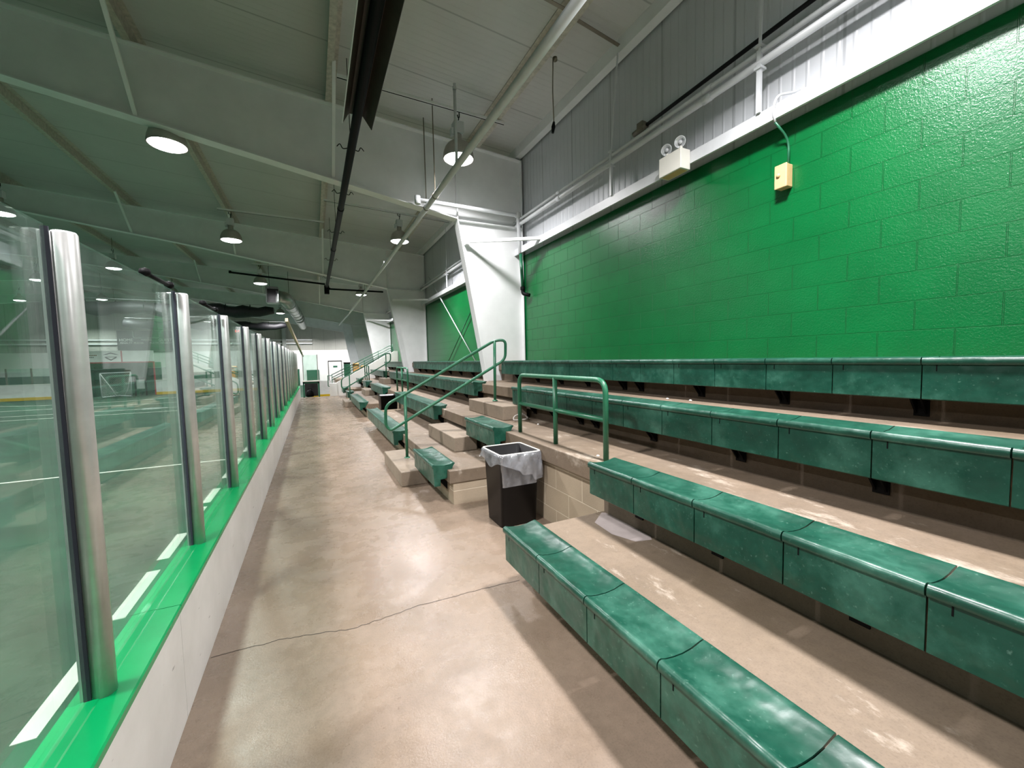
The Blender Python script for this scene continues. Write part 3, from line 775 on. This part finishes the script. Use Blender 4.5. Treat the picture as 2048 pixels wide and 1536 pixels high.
# ------------------------------------------------------------------ wall fittings
g = thing('emergency_light', 'white twin-head emergency light fixed on the channel above the green wall', 'emergency light', (3.52, 3.235, 3.46))
m = MB(); m.box(-.07, .068, -.145, .145, 0, .20); m.build('housing', M['offwhite'], g, bevel=.006)
m = MB(); m.box(-.05, .05, -.12, .12, -.004, .002); m.build('base_plate', M['cream'], g)
for yy in (.075, -.105):
    m = MB(); m.lathe([(0, -.05), (.03, -.045), (.052, -.015), (.056, .0), (.050, .002)], 22); m.lathe([(.05, .002), (.035, -.02), (0, -.03)], 18, (0,0,0), 1)
    h = m.build('lamp_head', [M['offwhite'], M['clearlamp']], g); h.location = (-.035, yy, .275); h.rotation_euler = (0, math.radians(-100), math.radians(25))
    m = MB(); m.lathe([(.056, .0), (.058, .004), (.053, .006), (.050, .002)], 22); m.lathe([(.02, -.012), (.018, -.004), (0, 0)], 14); k = m.build('bezel', M['pipewhite'], h)
    m = MB(); m.tube([(-.02, yy, .2), (-.02, yy, .235)], .016, 10); m.build('swivel', M['offwhite'], g)
g = thing('junction_box', 'cream square electrical box on the green block wall', 'electrical box', (3.715, 2.225, 2.97))
m = MB(); m.box(-.035, .045, -.048, .048, 0, .19); m.build('box_body', M['cream'], g, bevel=.006)
m = MB(); m.box(-.048, -.034, -.052, .052, -.004, .194); m.build('cover', M['cream'], g, bevel=.008)
m = MB(); m.lathe([(0, .014), (.016, .012), (.018, 0)], 14); o = m.build('knob', M['cream'], g); o.location = (-.048, .015, .105); o.rotation_euler = (0, -PI/2, 0)
m = MB(); m.tube(rounded([(3.735, 2.20, 3.165), (3.735, 2.20, 3.37), (3.60, 2.235, 3.50)], .08), .0095, 8, mi=1)
m.tube(rounded([(3.60, 2.235, 3.50), (3.572, 2.24, 3.60), (3.58, 2.21, 3.70), (3.74, 2.12, 3.72)], .06), .0105, 8)
tag(m.build('conduit', [M['pipewhite'], M['greenpaint']]), 'thin bent conduit from the cream box up over the white channel', 'conduit')

# small litter and cable on the treads
for x, y, z, n in ((2.42, 4.30, .75, 'white paper scrap under the long bench behind the guard rail'), (1.78, 4.62, .375, 'white paper scrap on the tread left of the black bin'), (3.06, 2.62, 1.14, 'white crumb on the third tread, right one'), (3.02, 2.85, 1.14, 'white crumb on the third tread, left one'), (2.05, 2.66, .75, 'white crumb at the foot of the near guard rail post')):
    m = MB()
    m.lathe([(0, 0), (.012, .001), (.014, .006), (.007, .012), (0, .013)], 7)
    tag(m.build('paper_scrap', M['litter'], loc=(x, y, z)), n, 'litter', 'paper scraps on the treads')
m = MB(); pts = []
for k in range(40):
    a = k/39*2.6*PI; pts.append((2.38+.10*math.cos(a)*(1+.15*math.sin(a*.7)), 4.66+.05*math.sin(a), .765 + .02*k/39 + .06*max(0, math.sin(a))))
m.tube(pts, .011, 8); tag(m.build('hose_coil', M['hose']), 'pale looped hose lying by the upper step behind the guard rail', 'hose')

# ------------------------------------------------------------------ far end: stair, gate, landing
g = thing('white_stair', 'white walled stair with green rails at the far end of the stand', 'stair', (.62, 20.42, 0))
m = MB(); m.prism([(.30, 0), (3.1, 0), (3.1, 2.03), (2.94, 2.03), (.30, .62)], 'y', 0, .12); m.build('stair_wall', M['whitewall'], g)
m = MB(); m.box(0, .30, -.05, .2, 0, .60); m.build('newel_block', M['whitewall'], g, bevel=.01)
m = MB()
for k in range(8): m.box(.35+.32*k, .35+.32*(k+1), .12, 1.4, 0, .2*(k+1))
m.build('stair_steps', M['step'], g)
for k, dz in enumerate((.16, .30, .46)):
    m = MB(); m.tube(rounded([(.10, .06, .60+dz*.8), (2.78, .06, 1.94+dz*.8), (2.90, .06, 1.90+dz*.5), (2.9, .06, 1.94)], .1, 4), .017, 8); m.build('rail', M['greenpaint'], g)
for x in (.12, .95, 1.55, 2.2, 2.88):
    m = MB(); m.tube([(x, .06, .60+max(0, x-.3)*.52), (x, .06, .99+max(0, x-.1)*.49)], .014, 8); m.build('rail_post', M['greenpaint'], g)
m = MB(); m.tube(rounded([(.12, .0, .95), (-.06, -.02, .95), (-.06, -.02, .46), (.04, -.02, .46)], .03, 4), .018, 8); m.build('end_loop', M['greenpaint'], g)
# landing beyond the stair
m = MB(); m.box(.95, 3.75, 21.8, 24.5, -.55, .70); struct(m.build('floor_landing', M['step']))
g = thing('wheeled_bin', 'dark green wheeled bin with a black lid behind the white stair', 'bin', (1.56, 22.8, .70))
m = MB(); m.box(-.15, .15, -.18, .18, .04, .76); m.build('bin_body', M['darkgreen'], g, bevel=.03)
m = MB(); m.box(-.16, .16, -.20, .20, .76, .83); m.build('lid', M['black'], g, bevel=.02)
m = MB()
for s in (-.12, .12): m.lathe([(0, -.02), (.045, -.02), (.045, .02), (0, .02)], 14, (s, .1, .045))
m.build('wheel', M['black'], g)
for x, w, h_, y, n in ((1.98, .30, .74, 22.7, 'taller brown cardboard box beside the green wheeled bin'), (2.42, .38, .60, 22.8, 'lower brown cardboard box right of the taller one')):
    g = thing('cardboard_box', n, 'box', (x, y, .70), 'cardboard boxes behind the stair')
    m = MB(); m.box(-w/2, w/2, -.2, .2, 0, h_); m.build('carton', M['cardboard'], g)
    m = MB(); m.obox((-.02, -.24, h_+.02), (1,0,0), (0,1,.5), (0,-.5,1), w/2, .06, .003); m.obox((.02, .24, h_+.02), (1,0,0), (0,1,-.5), (0,.5,1), w/2, .06, .003); m.build('flap', M['cardboard'], g)
# gate bay that closes the walkway beside the boards
g = thing('team_gate', 'green framed opening with a glass panel above, closing the end of the walkway', 'gate', (-.14, 20.6, 0))
m = MB(); m.box(-.33, -.27, -.05, .05, 0, .70); m.box(.28, .35, -.05, .05, 0, .70); m.box(-.33, .35, -.05, .05, .62, .70); m.build('gate_frame', M['darkgreen'], g)
m = MB(); m.box(-.34, .36, -.10, .10, .70, .75); m.build('gate_ledge', M['offwhite'], g)
m = MB(); m.box(-.27, .28, -.006, .006, .76, 1.90); m.build('gate_glass', M['glass'], g)
for x in (-.29, .30):
    m = MB(); m.box(x-.02, x+.02, -.03, .03, .75, 1.92); m.build('gate_post', M['galv'], g)
m = MB(); m.box(-.27, .28, .5, .54, 0, .62); m.build('gate_back', M['dark'], g)
g = thing('equipment_bag', 'dark equipment bag standing in the opening under the gate glass', 'bag', (-.2, 20.85, 0))
m = MB(); m.lathe([(0, 0), (.15, 0), (.17, .08), (.16, .22), (.10, .30), (0, .32)], 14); m.build('bag_body', M['black'], g)
m = MB(); m.tube(rounded([(-.08, 0, .28), (-.06, 0, .40), (.06, 0, .40), (.08, 0, .28)], .04), .012, 8); m.build('bag_handle', M['black'], g)
g = thing('rink_corner_board', 'white rink board with a yellow kick strip beyond the end of the walkway', 'rink board', (.45, 22.6, -.55))
m = MB(); m.box(-.6, .5, 0, .03, .3, 1.18); m.build('board_panel', M['board'], g)
m = MB(); m.box(-.6, .5, -.012, .03, .30, .50); m.build('kick_strip', M['yellow'], g)
m = MB(); m.box(-.6, .5, 0, .03, 0, .30); m.build('board_base', M['board'], g)
# end door
g = thing('end_door', 'white door with a dark frame and a small green sign on the end wall', 'door', (1.87, YE-.06, -.55))
m = MB(); m.box(-.62, -.56, 0, .05, 0, 2.2); m.box(.56, .62, 0, .05, 0, 2.2); m.box(-.62, .62, 0, .05, 2.14, 2.24); m.build('door_frame', M['ink'], g)
m = MB(); m.box(-.56, .56, .01, .045, 0, 2.14); m.build('door_leaf', M['board'], g)
m = MB(); m.box(-.17, .20, -.0, .012, 1.58, 1.74); m.build('door_sign', M['darkgreen'], g)
m = MB(); m.tube([(.46, .01, 1.0), (.46, -.05, 1.0), (.38, -.05, 1.0)], .015, 8); m.build('door_handle', M['galv'], g)
# dark green crash pads and bushes of gear on the end wall
for x0, x1, z1, n in ((-.6, .45, .86, 'dark green wall pad left of the end door'), (-26, -14.6, .97, 'long dark green wall pad behind the left end boards'), (-10.2, -1.2, .97, 'long dark green wall pad behind the right end boards')):
    m = MB(); m.box(x0, x1, YE-.14, YE-.03, -.5, z1); tag(m.build('wall_pad', M['darkgreen'], bevel=.02), n, 'wall pad', 'green pads on the end wall')
# horizontal girts on the end wall
for z in (3.30, 3.62):
    m = MB(); m.box(XL, 0, YE-.18, YE, z, z+.1); struct(m.build('trim_3', M['framewhite']))
for x in (-16.5, -2.3):
    m = MB(); m.box(x-.15, x+.15, YE-.3, YE-.02, -.55, 6.3); struct(m.build('end_column', M['greywall']))
# overhead duct
g = thing('air_duct', 'round galvanised duct with a square dark mouth under the far rafters', 'duct', (-1.35, 19.0, 4.30))
m = MB(); m.prism([(-.20, -.30), (.20, -.30), (.20, .30), (-.20, .30)], 'y', 0, .02, cap=False)
m.prism([(-.22, -.32), (.22, -.32), (.22, .32), (-.22, .32)], 'y', 0, .5, cap=False); m.build('duct_mouth', M['galvduct'], g)
m = MB(); m.box(-.21, .21, .46, .48, -.31, .31); m.build('mouth_interior', plain('mouth_shade', (8, 8, 8), .9), g)  # black sheet stands in for the shade inside the mouth
m = MB(); m.tube(rounded([(.05, .55, 0), (.42, .75, -.02), (.50, 1.5, -.12), (.62, 6, -.02), (.74, 17, .1)], .5, 8), .27, 20); m.build('duct_run', M['galvduct'], g)
m = MB()
for yy in (1.6, 3.2, 4.8, 6.4, 8.0, 9.6): m.lathe([(.272, -.02), (.285, -.02), (.285, .02), (.272, .02)], 20, (0,0,0)) if False else m.tube([(.50+.026*(yy-1.5), yy, -.12+.022*(min(yy, 6)-1.5)), (.50+.026*(yy-1.46), yy+.04, -.12+.022*(min(yy, 6)-1.46))], .283, 20)
m.build('duct_band', M['galvduct'], g)
m = MB()
for x, yy in ((-.1, .3), (.5, 2.2), (.62, 6)): m.tube([(x, yy, .2), (x, yy, T(x-1.35)-4.3)], .008, 6)
m.build('hanger_wire', M['black'], g)
# rolled netting on cables over the rink end
for (x0, x1, y, z, rr, n) in ((-9.0, -1.55, 22.2, 4.02, .26, 'nearer bundle of black netting tied up across the rink'), (-9.5, -1.45, 30.5, 4.0, .24, 'farther bundle of black netting tied up across the rink')):
    g = thing('netting_bundle', n, 'netting', (x1, y, z), 'black netting bundles')
    pts = []; rad = []
    for k in range(26):
        t = k/25; x = (x0-x1)*t
        pts.append((x, .04*math.sin(k*1.3), -.10*abs(math.sin(t*PI*3))+.03*math.sin(k*2.1))); rad.append(rr*(.55+.45*math.sin(min(1, t*6)*PI/2))*(1+.12*math.sin(k*1.9)))
    m = MB(); m.tube(pts, rad, 14); m.build('rolled_net', M['nettingblack'], g)
    m = MB(); m.tube([(0, 0, rr*.9), (x0-x1, 0, rr*.9+.1)], .012, 8); m.build('support_cable', M['pipewhite'], g)
    m = MB()
    for k in range(1, 8): m.tube([((x0-x1)*k/8, 0, -rr*1.0), ((x0-x1)*k/8, -rr*1.02, 0), ((x0-x1)*k/8, 0, rr*.95), ((x0-x1)*k/8, rr*1.02, 0)], .012, 6, True)
    m.build('tie', M['black'], g)
m = MB(); m.prism([(-.68, 2.72), (-.64, 2.72), (-.62, 2.90), (-.70, 2.90)], 'y', 14.2, 16.0)
m.bm.free()
m = MB()
A, B = [(-.70, 14.0, 2.80), (-.62, 14.0, 2.80), (-.62, 14.0, 2.90), (-.70, 14.0, 2.90)], [(-.70, 33.5, 1.98), (-.62, 33.5, 1.98), (-.62, 33.5, 2.10), (-.70, 33.5, 2.10)]
va = [m.bm.verts.new(p) for p in A]; vb = [m.bm.verts.new(p) for p in B]
for i in range(4): m.bm.faces.new((va[i], va[(i+1) % 4], vb[(i+1) % 4], vb[i]))
m.bm.faces.new(va[::-1]); m.bm.faces.new(vb)
tag(m.build('net_edge_strip', M['beige']), 'long beige netting strip sloping down above the far glass panes', 'netting')

# ------------------------------------------------------------------ rink end
YR = 38.5
def endboard(x0, x1, label):
    g = thing('end_board', label, 'rink board', (x0, YR, -.55), 'white end boards of the rink')
    m = MB(); m.box(0, x1-x0, 0, .08, .2, 1.03); m.build('board_panel', M['board'], g)
    m = MB(); m.box(0, x1-x0, -.015, .08, 0, .2); m.build('kick_strip', M['yellow'], g)
    m = MB(); m.box(0, x1-x0, -.02, .12, 1.03, 1.07); m.build('cap', M['offwhite'], g)
endboard(-22, -14.5, 'white end board with a yellow kick strip left of the green goal recess')
endboard(-10.5, -2.0, 'white end board with a yellow kick strip right of the green goal recess')
for x, n in ((-18.13, 'left post of the low end glass'), (-16.95, 'middle post of the low end glass'), (-15.85, 'right post of the low end glass')):
    m = MB(); m.box(x-.04, x+.04, YR+.02, YR+.08, .52, 1.58); tag(m.build('end_glass_post', M['dusty']), n + ' behind the nearest pane', 'post', 'end glass posts')
for a, b, n in ((-18.09, -16.99, 'left pane of the low end glass'), (-16.91, -15.89, 'right pane of the low end glass')):
    m = MB(); m.box(a, b, YR+.04, YR+.052, .53, 1.56); tag(m.build('end_shield_glass', M['glass']), n, 'glass pane', 'end glass panes')
# recessed goal with hoardings
g = thing('goal_recess', 'dark green recessed goal with red trim and white sponsor panels at the rink end', 'goal', (-12.45, YR, -.55))
m = MB(); m.box(-1.95, -1.87, 0, .1, 0, 2.42); m.box(1.87, 1.95, 0, .1, 0, 2.42); m.box(-1.95, 1.95, 0, .1, 2.38, 2.46); m.build('red_frame', M['red'], g)
m = MB(); m.box(-1.9, 1.9, 1.5, 1.55, 0, 2.4); m.build('back_wall', M['darkgreen'], g)
m = MB(); m.box(-1.95, -1.9, .1, 1.5, 0, 2.4); m.box(1.9, 1.95, .1, 1.5, 0, 2.4); m.build('side_wall', M['darkgreen'], g)
for x0, x1 in ((-1.93, .12), (.2, 1.93)):
    m = MB(); m.box(x0, x1, -.02, .06, 2.46, 3.25); s = m.build('sponsor_panel', M['board'], g)
    if x0 < 0:
        # two rows of small lettering strokes and a shield mark
        m = MB()
        for k in range(7): m.box(-1.73+k*.085, -1.73+k*.085+.06, -.026, -.02, 2.90, 2.97)
        m.build('lettering', M['brownink'], s)
        m = MB()
        for k in range(3): m.box(-1.55+k*.085, -1.55+k*.085+.055, -.026, -.02, 2.77, 2.83)
        m.build('lettering', M['ink'], s)
        m = MB()
        m.prism([(-.86, 2.96), (-.62, 3.05), (-.42, 3.13), (-.2, 3.05), (.04, 2.96), (-.2, 2.98), (-.42, 3.05), (-.62, 2.98)], 'y', -.026, -.02)
        m.prism([(-.76, 2.83), (-.08, 2.83), (-.14, 2.73), (-.42, 2.55), (-.70, 2.73)], 'y', -.026, -.02)
        m.build('shield_mark', M['ink'], s)
        m = MB(); m.prism([(-.62, 2.79), (-.22, 2.79), (-.27, 2.74), (-.42, 2.64), (-.57, 2.74)], 'y', -.030, -.026); m.build('shield_centre', M['board'], s)
m = MB(); m.box(.12, .2, -.025, .06, 2.46, 3.25); m.build('divider', M['red'], g)
# lacrosse goal
g = thing('lacrosse_goal', 'white framed net goal standing in front of the green recess', 'goal', (-12.45, 37.7, -.55))
m = MB(); m.tube(rounded([(-.80, 0, 0), (-.82, 0, 1.68), (.82, 0, 1.72), (.80, 0, 0)], .06), .03, 10); m.build('goal_frame', M['pipewhite'], g)
m = MB(); m.tube([(-.80, 0, .03), (-.2, 1.1, .03), (.8, 0, .03)], .025, 8); m.build('goal_base', M['pipewhite'], g)
m = MB()
for sx in (-1, 1):
    m.tube([(sx*.80 + (-sx*.78 if False else 0), .0, 1.66), (sx*.62, .3, 1.1), (sx*.42, .6, .5), (sx*.22 - .1, .9, .03)], .03, 8)
m.build('net_cord', M['board'], g)
m = MB(); m.face([(-.8, 0, 1.68), (.8, 0, 1.7), (-.15, 1.08, .03)]); m.face([(-.8, 0, 1.68), (-.15, 1.08, .03), (-.8, 0, .02)]); m.face([(.8, 0, 1.7), (.8, 0, .02), (-.15, 1.08, .03)])
m.build('net', M['net'], g)
g = thing('small_goal', 'small black framed goal beside the white net goal', 'goal', (-11.25, 38.1, -.55))
m = MB(); m.tube(rounded([(-.30, 0, 0), (-.30, 0, 1.25), (.30, 0, 1.25), (.30, 0, 0)], .08), .045, 8); m.build('goal_frame', M['black'], g)
m = MB(); m.box(-.24, .2, .05, .08, .5, 1.15); m.build('target_sheet', M['greywall'], g)
# scoreboard
g = thing('scoreboard', 'dark scoreboard with pale captions on the end wall above the goal', 'scoreboard', (-12.1, YE-.25, 2.85))
m = MB(); m.box(-1.75, 1.75, 0, .2, 0, 1.55); m.build('board_face', M['scoreblack'], g)
m = MB(); m.tube(rounded([(-.75, -.01, 1.5), (-.75, -.01, .98), (.9, -.01, .98), (.9, -.01, 1.5)], .15), .018, 6); m.build('score_outline', M['text'], g)
def text(s, x, z, size, parent, mat, y=-.012):
    c = bpy.data.curves.new('lettering', 'FONT'); c.body = s; c.size = size; c.align_x = 'CENTER'; c.extrude = .004
    tmp = bpy.data.objects.new('tmp', c); COL.objects.link(tmp); bpy.context.view_layer.update()
    me = bpy.data.meshes.new_from_object(tmp.evaluated_get(bpy.context.evaluated_depsgraph_get())); bpy.data.objects.remove(tmp); bpy.data.curves.remove(c)
    me.name = 'lettering'; me.materials.clear(); me.materials.append(mat)
    o = bpy.data.objects.new('lettering', me); COL.objects.link(o); o.parent = parent
    o.location = (x, y, z); o.rotation_euler = (PI/2, 0, 0); return o
text('HOME', -1.20, .72, .30, g, M['text']); text('GUEST', 1.25, .72, .30, g, M['text']); text('PERIOD', .05, .76, .20, g, M['text'])
for s, x in (('PENALTY', -1.2), ('PLAYER', -.42), ('PLAYER', .55), ('PENALTY', 1.3)): text(s, x, .52, .18, g, M['text'])
g = thing('exit_sign', 'small glowing red exit sign on the end wall', 'exit sign', (-5.75, YE-.1, 4.3))
m = MB(); m.box(-.25, .25, 0, .06, 0, .28); m.build('sign_box', M['scoreblack'], g)
text('EXIT', 0, .05, .27, g, M['exitred'], -.008)

# ------------------------------------------------------------------ floor crack
for pts, n in ((((-.57, 2.60), (-.25, 2.59), (-.09, 2.56), (.12, 2.50), (.29, 2.51), (.54, 2.54), (.91, 2.53), (1.28, 2.50)), 'near'), (((-.57, 4.66), (-.28, 4.58), (.27, 4.50), (.89, 4.47), (1.25, 4.40)), 'far')):
    m = MB(); rnd = random.Random(5)
    P = []
    for (a, b) in zip(pts, pts[1:]):
        for k in range(8):
            t = k/8; P.append((a[0]+(b[0]-a[0])*t, a[1]+(b[1]-a[1])*t + rnd.uniform(-.006, .006)))
    w = .0022 if n == 'near' else .0012
    for a, b in zip(P, P[1:]):
        m.face([(a[0], a[1]-w, .0008), (b[0], b[1]-w, .0008), (b[0], b[1]+w, .0008), (a[0], a[1]+w, .0008)])
    struct(m.build('floor_crack', M['dark']))

# ------------------------------------------------------------------ world and view
w = bpy.data.worlds.new('world'); S.world = w; w.use_nodes = True
w.node_tree.nodes['Background'].inputs[0].default_value = (.05, .055, .06, 1); w.node_tree.nodes['Background'].inputs[1].default_value = .2
vs = S.view_settings; vs.view_transform = 'Standard'; vs.look = 'None'; vs.gamma = 1; vs.use_curve_mapping = False; vs.exposure = 0.0
cy = S.cycles
cy.use_adaptive_sampling = True; cy.adaptive_threshold = .02; cy.max_bounces = 10; cy.diffuse_bounces = 5; cy.glossy_bounces = 4; cy.transparent_max_bounces = 48; cy.transmission_bounces = 6
cy.use_denoising = True; cy.caustics_reflective = False; cy.caustics_refractive = False; cy.sample_clamp_indirect = 6
